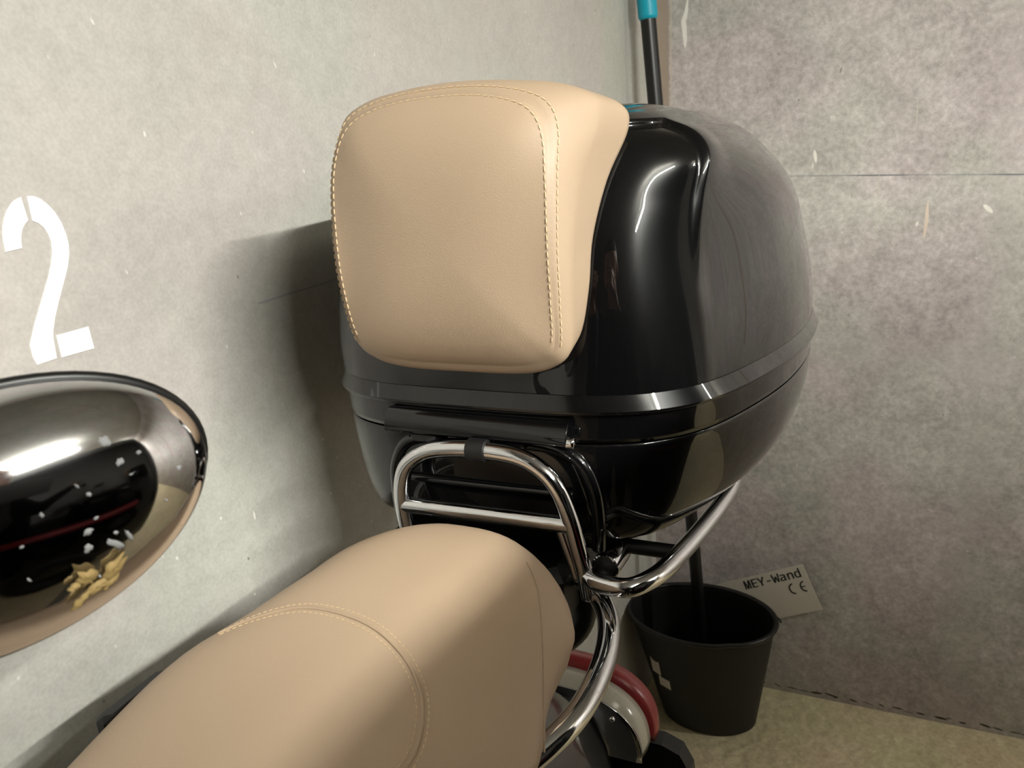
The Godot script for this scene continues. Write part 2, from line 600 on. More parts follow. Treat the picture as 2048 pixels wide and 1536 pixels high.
func seat_top(z: float) -> float:
	return table([[-0.456, -0.288], [-0.452, -0.272], [-0.446, -0.2585], [-0.436, -0.2525], [-0.42, -0.250], [-0.40, -0.250], [-0.36, -0.255], [-0.335, -0.263], [-0.31, -0.271], [-0.28, -0.277], [-0.24, -0.279], [-0.19, -0.277], [-0.1, -0.27], [0.06, -0.265]], z)


func seat_mid(z: float) -> float:
	return table([[-0.456, 0.012], [-0.38, 0.010], [-0.30, 0.0], [0.06, 0.0]], z)


func table(rows: Array, x: float) -> float:
	if x <= rows[0][0]:
		return rows[0][1]
	for i in rows.size() - 1:
		if x <= rows[i + 1][0]:
			var a: Array = rows[i]
			var b: Array = rows[i + 1]
			var h: float = b[0] - a[0]
			var t: float = (x - a[0]) / h
			var m0: float = (b[1] - rows[i - 1][1]) / (b[0] - rows[i - 1][0]) * h if i > 0 else b[1] - a[1]
			var m1: float = (rows[i + 2][1] - a[1]) / (rows[i + 2][0] - a[0]) * h if i + 2 < rows.size() else b[1] - a[1]
			var t2 := t * t
			var t3 := t2 * t
			return (2 * t3 - 3 * t2 + 1) * a[1] + (t3 - 2 * t2 + t) * m0 + (3 * t2 - 2 * t3) * b[1] + (t3 - t2) * m1
	return rows[-1][1]


const SEAT_BASE := -0.306
const SEAT_N := 2.7


func seat_point(z: float, ang: float) -> Vector3:
	# ang runs from PI (left flank) over PI/2 (top) to 0 (right flank); beyond these the skirt tucks in
	var w := seat_w(z)
	var c := cos(ang)
	var s := sin(ang)
	if s >= 0.0:
		var u := signf(c) * pow(absf(c), 2.0 / SEAT_N) * w
		return Vector3(seat_mid(z) + u, SEAT_BASE + (seat_top(z) - SEAT_BASE) * pow(s, 2.0 / SEAT_N), z)
	return Vector3(seat_mid(z) + w * c * (0.965 if absf(c) > 0.5 else 1.0), SEAT_BASE + 0.04 * s, z)


func seat_at(u: float, z: float, lift := 0.0) -> Vector3:
	var r := clampf(absf(u - seat_mid(z)) / maxf(seat_w(z), 0.001), 0.0, 0.999)
	return Vector3(u, SEAT_BASE + (seat_top(z) - SEAT_BASE) * pow(1.0 - pow(r, SEAT_N), 1.0 / SEAT_N) + lift, z)


func scooter() -> void:
	var sc := thing("motor_scooter", "black motor scooter with beige leather seat and chrome rails beside the concrete wall", "scooter")
	sc.position = Vector3(CX, EYE, 0)
	# seat
	var rows := []
	var zs := []
	for i in 15:
		zs.append(-0.456 + 0.076 * (1.0 - cos(PI / 2 * i / 14.0)))
	for i in 40:
		zs.append(-0.376 + i * 0.0112)
	for z in zs:
		var row := PackedVector3Array()
		for j in 53:
			row.append(seat_point(z, PI * 1.45 - PI * 1.9 * j / 52.0))
		rows.append(row)
	var seat := part(sc, "seat", skin(rows), M.leather)
	var u_seam := []
	for p in [[-0.098, -0.313], [-0.08, -0.324], [-0.045, -0.334], [0.0, -0.331], [0.033, -0.318], [0.055, -0.30], [0.067, -0.28], [0.072, -0.258], [0.066, -0.235], [0.05, -0.21], [0.03, -0.19]]:
		u_seam.append(Vector3(p[0], 0, p[1]))
	var seam := []
	var sew := [[], []]
	var flat := curve(u_seam, 14)
	for i in flat.size():
		var p: Vector3 = flat[i]
		var q: Vector3 = (flat[mini(i + 1, flat.size() - 1)] - flat[maxi(i - 1, 0)]).normalized()
		var side := Vector3(-q.z, 0, q.x)
		seam.append(seat_at(p.x, p.z, 0.0))
		for s in 2:
			var o := p + side * (0.0032 if s == 0 else -0.0032)
			sew[s].append(seat_at(o.x, o.z, 0.0))
	part(seat, "seam", tube_mesh(seam, 0.0011, 8), M.leather)
	part(seat, "stitching", stitches(sew, 0.0026, 0.0015, 0.0004), M.thread, "", "stuff")
	var fl := []
	for i in 24:
		var t := i / 23.0
		fl.append(seat_point(lerpf(-0.412, -0.31, t), lerpf(0.95, 0.02, t)))
	part(seat, "flank_seam", tube_mesh(fl, 0.0007, 6), M.leather)
	# seat strap buckle at the far side of the seat
	part(sc, "strap_buckle", box_mesh(Vector3(0.012, 0.03, 0.05), 0.003), M.plastic).position = Vector3(-0.128, -0.315, -0.27)
	# body under the seat: arches along the length
	var shells := []
	for s in [[-0.60, 0.082, -0.512], [-0.592, 0.087, -0.505], [-0.55, 0.104, -0.465], [-0.50, 0.115, -0.432], [-0.45, 0.124, -0.398], [-0.40, 0.132, -0.366], [-0.35, 0.138, -0.345], [-0.28, 0.142, -0.338], [-0.15, 0.14, -0.335], [0.0, 0.12, -0.335], [0.12, 0.1, -0.34]]:
		var row := PackedVector3Array()
		for j in 33:
			var a := PI * j / 32.0
			var low := -0.93
			row.append(Vector3(-signf(cos(a)) * pow(absf(cos(a)), 0.85) * s[1], low + (s[2] - low) * pow(sin(a), 0.62), s[0]))
		shells.append(row)
	var body := part(sc, "body", skin(shells), M.graphite)
	part(body, "screw", tube_mesh([Vector3(0.083, -0.468, -0.53), Vector3(0.0848, -0.4667, -0.53)], 0.002, 12), M.chrome)
	# tail light: white ring in front, red lens behind it
	for spec in [["position_lens", [[-0.597, 0.080, -0.513], [-0.598, 0.089, -0.501], [-0.612, 0.091, -0.497], [-0.622, 0.091, -0.497], [-0.623, 0.082, -0.507]], M.white_lens], ["tail_light_lens", [[-0.6235, 0.085, -0.505], [-0.624, 0.0945, -0.4935], [-0.634, 0.096, -0.4915], [-0.646, 0.094, -0.4945], [-0.652, 0.080, -0.51]], M.red], ["tail_trim", [[-0.592, 0.084, -0.508], [-0.593, 0.0905, -0.4995], [-0.596, 0.0905, -0.4995], [-0.597, 0.084, -0.508]], M.chrome]]:
		var r := []
		for s in spec[1]:
			var row := PackedVector3Array()
			for j in 49:
				var a := PI * j / 48.0
				var low := -0.565
				var sn := sin(a)
				row.append(Vector3(-signf(cos(a)) * pow(absf(cos(a)), 0.8) * s[1], low + (s[2] - low) * signf(sn) * pow(absf(sn), 0.8), s[0]))
			r.append(row)
		part(sc, spec[0], skin(r), spec[2])
	var plate := PackedVector2Array([Vector2(-0.10, -0.577), Vector2(0.098, -0.577), Vector2(0.116, -0.584), Vector2(0.126, -0.603), Vector2(0.143, -0.76), Vector2(-0.143, -0.76), Vector2(-0.126, -0.603), Vector2(-0.116, -0.584)])
	part(sc, "plate_holder", prism(plate, 0.02), M.plastic).position.z = -0.655
	# carrier of chrome tube
	var rack := Node3D.new()
	rack.name = "luggage_rack"
	sc.add_child(rack)
	var z0 := -0.478
	var loop := []
	for p in [[-0.052, -0.318], [-0.059, -0.29], [-0.062, -0.268], [-0.061, -0.248], [-0.054, -0.231], [-0.037, -0.2185], [-0.014, -0.2135], [0.010, -0.2125], [0.038, -0.2145], [0.056, -0.2225], [0.068, -0.2365], [0.076, -0.258], [0.081, -0.28], [0.0855, -0.300], [0.088, -0.318]]:
		loop.append(Vector3(p[0], p[1], z0))
	part(rack, "loop_tube", tube_mesh(curve(loop, 8), 0.0064, 24), M.chrome)
	part(rack, "cross_tube", tube_mesh([Vector3(-0.060, -0.2645, z0), Vector3(0.0, -0.264, z0), Vector3(0.076, -0.2635, z0)], 0.0062, 24), M.chrome)
	part(rack, "gusset", tube_mesh(curve([Vector3(0.067, -0.262, z0), Vector3(0.071, -0.275, z0), Vector3(0.0765, -0.293, z0), Vector3(0.080, -0.305, z0)], 6), 0.0042, 16), M.chrome)
	part(rack, "clip", clip_mesh(), M.rubber)
	for s in [1, -1]:
		var rail := []
		for p in [[0.088, -0.3015, -0.478], [0.099, -0.3015, -0.4705], [0.1186, -0.3, -0.468], [0.130, -0.3, -0.481], [0.1385, -0.3, -0.503], [0.149, -0.2995, -0.552], [0.158, -0.298, -0.61], [0.16, -0.298, -0.66], [0.15, -0.298, -0.74], [0.12, -0.298, -0.78], [0.0, -0.298, -0.79]]:
			rail.append(Vector3(p[0] * s, p[1], p[2]))
		if s > 0:
			part(rack, "side_rail", tube_mesh(curve(rail, 8), 0.0069, 24), M.chrome)
		var grab := []
		for p in [[0.0, -0.312, -0.512], [0.03, -0.313, -0.512], [0.056, -0.316, -0.505], [0.083, -0.318, -0.492], [0.105, -0.32, -0.464], [0.1165, -0.32, -0.43], [0.1205, -0.321, -0.395], [0.118, -0.323, -0.36], [0.107, -0.325, -0.328], [0.092, -0.328, -0.304], [0.075, -0.335, -0.28], [0.06, -0.35, -0.26]]:
			grab.append(Vector3(p[0] * s, p[1], p[2]))
		part(rack, "grab_rail", tube_mesh(curve(grab, 8), 0.0076, 24), M.chrome)
		part(rack, "strut", tube_mesh(curve([Vector3(0.066 * s, -0.318, -0.512), Vector3(0.072 * s, -0.345, -0.513), Vector3(0.066 * s, -0.370, -0.508), Vector3(0.045 * s, -0.385, -0.49)], 6), 0.0095, 16), M.plastic)
	part(rack, "cross_bar", tube_mesh([Vector3(-0.10, -0.3035, -0.532), Vector3(0, -0.3035, -0.53), Vector3(0.145, -0.3035, -0.532)], 0.0058, 16), M.plastic)
	part(rack, "mount", tube_mesh([Vector3(0.094, -0.305, -0.497), Vector3(0.094, -0.3075, -0.53)], 0.0105, 24, false), M.chrome)
	part(rack, "mount_plug", tube_mesh([Vector3(0.0945, -0.3045, -0.4958), Vector3(0.0942, -0.305, -0.4985)], 0.0092, 24, false), M.plastic)
	part(sc, "tail_hump", box_mesh(Vector3(0.165, 0.05, 0.10), 0.008), M.plastic).position = Vector3(-0.012, -0.325, -0.515)
	part(rack, "carrier_plate", plate_mesh(), M.plastic)
	mirror(sc)
	# front of the machine, below and behind the lens: column, handlebar, apron, wheels
	part(sc, "handlebar", tube_mesh(curve([Vector3(-0.32, -0.30, 0.22), Vector3(-0.2, -0.30, 0.17), Vector3(0, -0.31, 0.14), Vector3(0.2, -0.30, 0.17), Vector3(0.32, -0.30, 0.22)], 8), 0.014, 16), M.plastic)
	part(sc, "steering_column", tube_mesh([Vector3(0, -0.31, 0.14), Vector3(0, -0.7, 0.2), Vector3(0, -1.12, 0.3)], 0.035, 20), M.black)
	for z in [-0.42, 0.34]:
		part(sc, "wheel", wheel_mesh(0.21, 0.052), M.rubber).position = Vector3(0, -1.4 + 0.21 + 0.052, z)


func wheel_mesh(r: float, t: float) -> ArrayMesh:
	var rows := []
	for i in 33:
		var a := TAU * i / 32.0
		var row := PackedVector3Array()
		for j in 12:
			var b := TAU * j / 12.0
			row.append(Vector3(sin(b) * t, cos(a) * (r + cos(b) * t), sin(a) * (r + cos(b) * t)))
		rows.append(row)
	return skin(rows, true, false)


func clip_mesh() -> ArrayMesh:
	# a short rubber band bent over the top tube
	var rows := []
	for x in [0.000, 0.0008, 0.0142, 0.015]:
		var row := PackedVector3Array()
		var r := 0.0085 if x > 0.0005 and x < 0.0145 else 0.0078
		for j in 20:
			var a := TAU * j / 20.0
			row.append(Vector3(x, -0.2128 + sin(a) * r, -0.4785 + cos(a) * r))
		rows.append(row)
	return skin(rows)


func plate_mesh() -> ArrayMesh:
	var rows := []
	for y in [-0.306, -0.304, -0.293, -0.291]:
		var row := PackedVector3Array()
		var k := 0.97 if y < -0.305 or y > -0.292 else 1.0
		for j in 40:
			var a := TAU * j / 40.0
			row.append(Vector3(0.125 * k * signf(cos(a)) * pow(absf(cos(a)), 0.6), y, -0.65 + 0.13 * k * signf(sin(a)) * pow(absf(sin(a)), 0.6)))
		rows.append(row)
	return skin(rows)


var mirror_frame := Transform3D()


func mirror(sc: Node3D) -> void:
	var c := Vector3(0.0162, -0.1042, -0.1390)
	var n := Vector3(0.86, -0.16, 0.48).normalized()
	var right := Vector3(0.9129, -0.0696, -0.4021)
	right = (right - n * right.dot(n)).normalized()
	var up := n.cross(right)
	var tilt := deg_to_rad(9.0)
	var ex := right * cos(tilt) + up * sin(tilt)
	mirror_frame = Transform3D(Basis(ex, n.cross(ex), n), c)
	var mi := Node3D.new()
	mi.name = "mirror"
	mi.transform = mirror_frame
	sc.add_child(mi)
	var rows := []
	for i in 31:
		var t := PI / 2 * i / 30.0
		var row := PackedVector3Array()
		for j in 80:
			row.append(dome(sin(t), TAU * j / 80.0))
		rows.append(row)
	for e in [[0.985, -0.008], [0.9, -0.012]]:
		var row := PackedVector3Array()
		for j in 80:
			var a := TAU * j / 80.0
			row.append(Vector3(cos(a) * 0.0665 * e[0], sin(a) * 0.0432 * e[0], e[1]))
		rows.append(row)
	part(mi, "mirror_shell", skin(rows), M.chrome)
	part(mi, "rim", tube_mesh(ring(0.066, 0.0428, -0.005, 72), 0.0022, 10), M.plastic)
	var glass := []
	for k in [0.99, 0.5]:
		var row := PackedVector3Array()
		for j in 64:
			var a := TAU * j / 64.0
			row.append(Vector3(cos(a) * 0.059 * k, sin(a) * 0.037 * k, -0.0125))
		glass.append(row)
	part(mi, "mirror_glass", skin(glass), M.chrome)
	# droppings and grime dried onto the shell
	var rng := RandomNumberGenerator.new()
	rng.seed = 5
	var bits := [[0.30, -0.08, 0.0018, 0.0014], [0.33, 0.04, 0.0017, 0.0010], [0.40, -0.16, 0.0012, 0.0042], [0.47, -0.17, 0.0008, 0.003], [0.80, 0.05, 0.0012, 0.001], [0.55, 0.52, 0.0018, 0.0022], [0.57, 0.36, 0.0016, 0.0012], [0.66, 0.34, 0.0009, 0.0007]]
	for i in 12:
		bits.append([rng.randf_range(-0.05, 0.7), rng.randf_range(-0.55, 0.55), rng.randf_range(0.0003, 0.0008), rng.randf_range(0.0003, 0.001)])
	for b in bits:
		var sp := part(mi, "dirt_spot", blot(b[2], b[3], rng), M.dirt)
		sp.transform = dome_frame(b[0], b[1], rng.randf() * 0.6)
	# arm down to the handlebar
	part(sc, "mirror_arm", tube_mesh(curve([Vector3(-0.035, -0.125, -0.135), Vector3(-0.075, -0.14, -0.115), Vector3(-0.10, -0.18, -0.03), Vector3(-0.11, -0.25, 0.08), Vector3(-0.11, -0.305, 0.15)], 8), 0.0055, 16), M.chrome)


func ring(a: float, b: float, z: float, n: int) -> Array:
	var out := []
	for j in n + 1:
		out.append(Vector3(cos(TAU * j / n) * a, sin(TAU * j / n) * b, z))
	return out


func dome(r: float, a: float) -> Vector3:
	return Vector3(cos(a) * 0.0665 * r, sin(a) * 0.0432 * r, 0.034 * sqrt(maxf(0.0, 1.0 - pow(r, 2.2))) - 0.004)


func dome_frame(x: float, y: float, spin: float) -> Transform3D:
	var r := sqrt(x * x + y * y)
	var a := atan2(y, x)
	var p := dome(r, a)
	var n := Vector3(p.x / 0.0665 / 0.0665, p.y / 0.0432 / 0.0432, (p.z + 0.004) / 0.034 / 0.034).normalized()
	var t := Vector3(1, 0, 0).rotated(Vector3(0, 0, 1), spin)
	t = (t - n * t.dot(n)).normalized()
	return Transform3D(Basis(t, n.cross(t), n), p + n * 0.0002)


func blot(rx: float, ry: float, rng: RandomNumberGenerator) -> ArrayMesh:
	var rows := []
	var wob := []
	for j in 14:
		wob.append(rng.randf_range(0.6, 1.15))
	for k in [[1.0, -0.0006], [0.85, 0.0002], [0.3, 0.0004]]:
		var row := PackedVector3Array()
		for j in 14:
			row.append(Vector3(cos(TAU * j / 14) * rx * k[0] * wob[j], sin(TAU * j / 14) * ry * k[0] * wob[j], k[1]))
		rows.append(row)
	return skin(rows)


func leaf() -> void:
	var t := thing("dry_leaf", "crumpled dry yellow leaf stuck to the chrome mirror shell", "leaf")
	t.transform = Transform3D(Basis(), Vector3(CX, EYE, 0)) * mirror_frame * dome_frame(0.27, -0.36, 0.1)
	var rng := RandomNumberGenerator.new()
	rng.seed = 12
	for lobe in [[0.0048, 0.0005, 0.0062, 0.0030, 0.6], [-0.0020, 0.0045, 0.0030, 0.0042, 0.3], [-0.0008, -0.0020, 0.0046, 0.0022, 0.1], [-0.0068, -0.0028, 0.0042, 0.0012, 0.5], [-0.0056, 0.0042, 0.0022, 0.0012, 0.1], [0.0018, -0.0036, 0.0036, 0.0014, 0.2]]:
		var rows := []
		var wob := []
		for j in 18:
			wob.append(rng.randf_range(0.65, 1.2))
		for k in [[1.0, 0.0], [0.97, 0.0006], [0.6, 0.0016], [0.2, 0.0012]]:
			var row := PackedVector3Array()
			for j in 18:
				var a := TAU * j / 18.0
				row.append(Vector3(cos(a) * lobe[2] * k[0] * wob[j], sin(a) * lobe[3] * k[0] * wob[j], k[1] + rng.randf() * 0.0007))
			rows.append(row)
		var m := part(t, "lobe", skin(rows), M.leaf)
		m.position = Vector3(lobe[0], lobe[1], 0.0004)
		m.rotation.z = lobe[4]


# ------------------------------------------------------------------ the top case
# rows: height, front, half width of the flat front, corner (half width, z), widest (half width), rear
const LID := [
	[-0.2085, -0.4965, 0.0865, 0.1585, -0.550, 0.2105, -0.880],
	[-0.178, -0.498, 0.0875, 0.1590, -0.550, 0.2115, -0.882],
	[-0.130, -0.5065, 0.0870, 0.1530, -0.557, 0.2080, -0.880],
	[-0.080, -0.5185, 0.0860, 0.1465, -0.568, 0.1965, -0.873],
	[-0.048, -0.5290, 0.0860, 0.1460, -0.577, 0.1815, -0.865],
	[-0.022, -0.5410, 0.0880, 0.1480, -0.586, 0.1590, -0.850],
	[-0.006, -0.5520, 0.0860, 0.1370, -0.595, 0.1400, -0.838],
	[0.004, -0.5650, 0.0780, 0.1140, -0.605, 0.1200, -0.820],
	[0.012, -0.592, 0.0620, 0.0950, -0.625, 0.1000, -0.795],
	[0.017, -0.630, 0.0400, 0.0600, -0.655, 0.0700, -0.760],
	[0.0185, -0.670, 0.0150, 0.0220, -0.680, 0.0260, -0.720],
]
const BASE := [
	[-0.291, -0.510, 0.0700, 0.120, -0.545, 0.1760, -0.83],
	[-0.288, -0.503, 0.0780, 0.131, -0.542, 0.1860, -0.845],
	[-0.270, -0.4985, 0.0820, 0.144, -0.545, 0.1985, -0.862],
	[-0.240, -0.4960, 0.0850, 0.153, -0.548, 0.2080, -0.875],
	[-0.213, -0.4960, 0.0860, 0.1575, -0.550, 0.2110, -0.879],
	[-0.2105, -0.4990, 0.0840, 0.1550, -0.552, 0.2080, -0.876],
]


func plan(r: Array, grow := 0.0, fine := 6) -> Array:
	# the outline of the case at one level, seen from above, from the middle of the front round the right to the middle of the rear and back
	var half := [Vector3(0, 0, r[1]), Vector3(r[2] * 0.55, 0, r[1] - 0.0005), Vector3(r[2], 0, r[1] - 0.004), Vector3(lerpf(r[2], r[3], 0.57), 0, lerpf(r[1], r[4], 0.38)), Vector3(r[3], 0, r[4]),
		Vector3(lerpf(r[3], r[5], 0.50), 0, lerpf(r[4], -0.70, 0.42)), Vector3(lerpf(r[3], r[5], 0.86), 0, lerpf(r[4], -0.72, 0.80)), Vector3(r[5], 0, -0.765),
		Vector3(r[5] * 0.96, 0, lerpf(-0.765, r[6], 0.55)), Vector3(r[5] * 0.72, 0, lerpf(-0.765, r[6], 0.9)), Vector3(r[5] * 0.3, 0, r[6] + 0.002), Vector3(0, 0, r[6])]
	if r[1] < -0.585:   # the small rings of the crown are plain ovals
		half = []
		for i in 12:
			var a := PI * i / 11.0
			half.append(Vector3(sin(a) * r[5], 0, lerpf(r[1], r[6], 0.5 - 0.5 * cos(a))))
	var pts := half.duplicate()
	for i in range(half.size() - 2, 0, -1):
		pts.append(Vector3(-half[i].x, 0, half[i].z))
	var out := curve(pts, fine, true)
	if grow != 0.0:
		var mid := Vector3(0, 0, -0.68)
		for i in out.size():
			var d: Vector3 = (out[(i + 1) % out.size()] - out[i - 1]).normalized()
			out[i] += Vector3(-d.z, 0, d.x) * grow * (1.0 if Vector3(-d.z, 0, d.x).dot(out[i] - mid) > 0 else -1.0)
	return out


func levels(rows: Array, n: int) -> Array:
	# smooth rows between the rows of the table
	var out := []
	for i in rows.size() - 1:
		for k in n:
			var t := float(k) / n
			var r := []
			for c in 7:
				var p1: float = rows[i][c]
				var p2: float = rows[i + 1][c]
				var p0: float = rows[i - 1][c] if i > 0 else p1 * 2 - p2
				var p3: float = rows[i + 2][c] if i + 2 < rows.size() else p2 * 2 - p1
				r.append(cubic_interpolate(p1, p2, p0, p3, t))
			out.append(r)
	out.append(rows[-1])
	return out


func shell(rows: Array, n: int, step := false) -> ArrayMesh:
	var out := []
	var fine := 14 if step else 6
	for r in levels(rows, n):
		var row := PackedVector3Array()
		var pl := plan(r, 0.0, fine)
		for i in pl.size():
			var p: Vector3 = pl[i]
			p.y = r[0]
			if step:
				# the side and top shells stand proud of the recessed front; the edge fades out lower down
				var m := pl.size() / 2
				var along := float(i if i <= m else pl.size() - i) / fine      # 0 at the front middle, 4 at the corner
				var side := smoothstep(3.88, 4.02, along)
				var crown := smoothstep(0.0022, 0.0040, r[0])
				var fade := smoothstep(-0.11, -0.02, r[0])
				var d := maxf(side * fade, crown) * 0.0055
				p += (p - Vector3(0, -0.10, -0.68)).normalized() * d
			if p.x < 0.0:
				p.x *= 1.0 - 0.045 * smoothstep(0.09, 0.16, -p.x) * (1.0 - smoothstep(-0.19, -0.15, r[0]))
			if p.x < 0.0 and step:
				p.x *= 1.0 + 0.07 * smoothstep(-0.17, -0.11, r[0]) * (1.0 - smoothstep(-0.06, 0.0, r[0])) * smoothstep(0.12, 0.17, -p.x)
			row.append(p)
		out.append(row)
	return skin(out)


func top_case() -> void:
	var tc := thing("top_case", "glossy black top case with beige leather backrest behind the scooter seat", "top case")
	tc.position = Vector3(CX, EYE, 0)
	var lid := part(tc, "lid", shell(LID, 10, true), M.black)
	part(tc, "base", shell(BASE, 4), M.black)
	part(tc, "liner", shell([[-0.2125, -0.503, 0.08, 0.150, -0.555, 0.203, -0.872], [-0.2075, -0.503, 0.08, 0.150, -0.555, 0.203, -0.872]], 1), M.rubber)
	# the belt round the lid
	var belt := []
	for s in [[-0.1735, -0.002], [-0.1740, 0.0004], [-0.1740, 0.0004], [-0.1845, 0.0058], [-0.1845, 0.0058], [-0.1862, 0.0058], [-0.1868, 0.0052], [-0.1868, 0.0052], [-0.1868, -0.004]]:
		var row := PackedVector3Array()
		for p in plan([s[0], -0.498, 0.0875, 0.159, -0.550, 0.2115, -0.882], s[1]):
			row.append(Vector3(p.x * (1.0 - (0.045 * smoothstep(0.09, 0.16, -p.x) if p.x < 0.0 else 0.0)), s[0], p.z))
		belt.append(row)
	part(lid, "belt", skin(belt, true, false), M.black)
	# hinge cover across the front
	var hin := Node3D.new()
	hin.name = "hinge"
	tc.add_child(hin)
	var cover := []
	for x in [-0.0745, -0.0735, 0.0735, 0.0745]:
		var k := 0.8 if absf(x) > 0.074 else 1.0
		var row := PackedVector3Array()
		for p in [[-0.1905, -0.499], [-0.1900, -0.492], [-0.1925, -0.4865], [-0.197, -0.4835], [-0.2045, -0.482], [-0.2065, -0.483], [-0.2070, -0.488], [-0.2070, -0.499]]:
			row.append(Vector3(x, -0.199 + (p[0] + 0.199) * k, -0.490 + (p[1] + 0.490) * k))
		cover.append(row)
	part(hin, "hinge_cover", skin(cover), M.black)
	part(hin, "hinge_pin", tube_mesh([Vector3(0.0735, -0.2045, -0.487), Vector3(0.0775, -0.2045, -0.487)], 0.0042, 16), M.chrome)
	for x in [-0.041, 0.0285]:
		part(hin, "hinge_tab", box_mesh(Vector3(0.024, 0.008, 0.012), 0.0015), M.black).position = Vector3(x, -0.2105, -0.4905)
	# moulding that frames the rack's loop
	var arch := []
	for p in [[-0.078, -0.292], [-0.079, -0.262], [-0.076, -0.238], [-0.062, -0.219], [-0.03, -0.213], [0.02, -0.2125], [0.06, -0.214], [0.079, -0.224], [0.088, -0.244], [0.0905, -0.268], [0.0895, -0.290]]:
		arch.append(Vector3(p[0], p[1], -0.4985))
	part(tc, "moulding", tube_mesh(curve(arch, 6), 0.0052, 14), M.black)
	part(tc, "moulding_ledge", tube_mesh([Vector3(-0.064, -0.249, -0.4955), Vector3(0.0, -0.2485, -0.4945), Vector3(0.072, -0.248, -0.4955)], 0.003, 12), M.black)
	backrest(tc)


const PAD_SEAM := [[0.0, -0.147, -0.474], [0.045, -0.146, -0.473], [0.066, -0.141, -0.471], [0.077, -0.130, -0.467], [0.080, -0.10, -0.461], [0.0805, -0.066, -0.459], [0.080, -0.022, -0.464], [0.077, 0.003, -0.472], [0.069, 0.018, -0.477], [0.054, 0.026, -0.480], [0.03, 0.031, -0.482], [0.0, 0.0325, -0.483]]
const PAD_RIM := [[0.0, -0.155, -0.485], [0.045, -0.154, -0.484], [0.069, -0.148, -0.483], [0.083, -0.134, -0.481], [0.087, -0.10, -0.480], [0.0885, -0.066, -0.482], [0.092, -0.022, -0.495], [0.098, 0.006, -0.512], [0.094, 0.023, -0.515], [0.07, 0.033, -0.512], [0.035, 0.037, -0.508], [0.0, 0.0385, -0.506]]
const PAD_BACK := [[0.0, -0.150, -0.500], [0.045, -0.149, -0.5], [0.067, -0.144, -0.501], [0.081, -0.131, -0.503], [0.087, -0.10, -0.508], [0.089, -0.066, -0.515], [0.095, -0.030, -0.532], [0.1035, 0.002, -0.557], [0.099, 0.018, -0.556], [0.072, 0.029, -0.552], [0.036, 0.033, -0.548], [0.0, 0.034, -0.546]]


func outline(half: Array) -> Array:
	var pts := []
	for p in half:
		pts.append(Vector3(p[0], p[1], p[2]))
	for i in range(half.size() - 2, 0, -1):
		pts.append(Vector3(-half[i][0], half[i][1], half[i][2]))
	return curve(pts, 6, true)


func backrest(tc: Node3D) -> void:
	var s := outline(PAD_SEAM)
	var r := outline(PAD_RIM)
	var b := outline(PAD_BACK)
	var n := s.size()
	var mid := Vector3(0, -0.06, -0.463)
	var rows := []
	for k in [0.06, 0.2, 0.4, 0.6, 0.78, 0.9, 0.965]:
		var row := PackedVector3Array()
		for i in n:
			var p: Vector3 = mid.lerp(s[i], k)
			p.z = pad_z(k, s[i].z)
			row.append(p)
		rows.append(row)
	# the sewn edge lies in a shallow valley; it runs up both sides and over the top, not along the bottom
	for e in [[0.985, 0.0, 0.0], [1.0, 0.0, -0.0019], [1.0, 0.06, 0.0004]]:
		var row := PackedVector3Array()
		for i in n:
			var f := seam_here(i, n)
			var p: Vector3 = mid.lerp(s[i], e[0])
			p.z = pad_z(e[0], s[i].z)
			p = p.lerp(r[i], e[1])
			p += (p - Vector3(0, -0.06, -0.53)).normalized() * e[2] * (f if e[2] < 0 else 1.0)
			row.append(p)
		rows.append(row)
	for k in [0.16, 0.32, 0.52, 0.74, 0.9, 1.0]:
		var row := PackedVector3Array()
		for i in n:
			var p: Vector3 = s[i].lerp(r[i], k)
			p += (p - Vector3(0, -0.06, p.z)).normalized() * 0.0028 * sin(PI * k)
			row.append(p)
		rows.append(row)
	for k in [0.3, 0.65, 0.92, 1.0]:
		var row := PackedVector3Array()
		for i in n:
			row.append(r[i].lerp(b[i], k))
		rows.append(row)
	for e in [[0.96, -0.004], [0.8, -0.012]]:
		var row := PackedVector3Array()
		for i in n:
			var p: Vector3 = Vector3(0, -0.06, b[i].z).lerp(b[i], e[0])
			p.z += e[1]
			row.append(p)
		rows.append(row)
	var pad := part(tc, "backrest", skin(rows), M.leather)
	var sew := [[], []]
	for i in n:
		var q := (i + 18) % n
		if seam_here(q, n) > 0.5:
			var i0: Vector3 = mid.lerp(s[q], 0.968)
			i0.z = pad_z(0.968, s[q].z) + 0.0003
			sew[0].append(i0)
			var o: Vector3 = s[q].lerp(r[q], 0.17)
			sew[1].append(o + (o - Vector3(0, -0.06, o.z - 0.02)).normalized() * 0.0016)
	# join the run: it starts at the right foot, goes over the top and ends at the left foot
	part(pad, "stitching", stitches([curve(sew[0], 2), curve(sew[1], 2)], 0.0034, 0.0017, 0.00055), M.thread, "", "stuff")


func pad_z(k: float, edge: float) -> float:
	# the front of the cushion: gently domed in the middle, following its edge at the edge
	return lerpf(-0.452, lerpf(-0.466, edge, pow(k, 4.5)), pow(k, 3.0))


func seam_here(i: int, n: int) -> float:
	var a := mini(i, n - i) / 6.0      # 0 at the bottom middle, 11 at the top middle
	return smoothstep(2.6, 3.2, a)


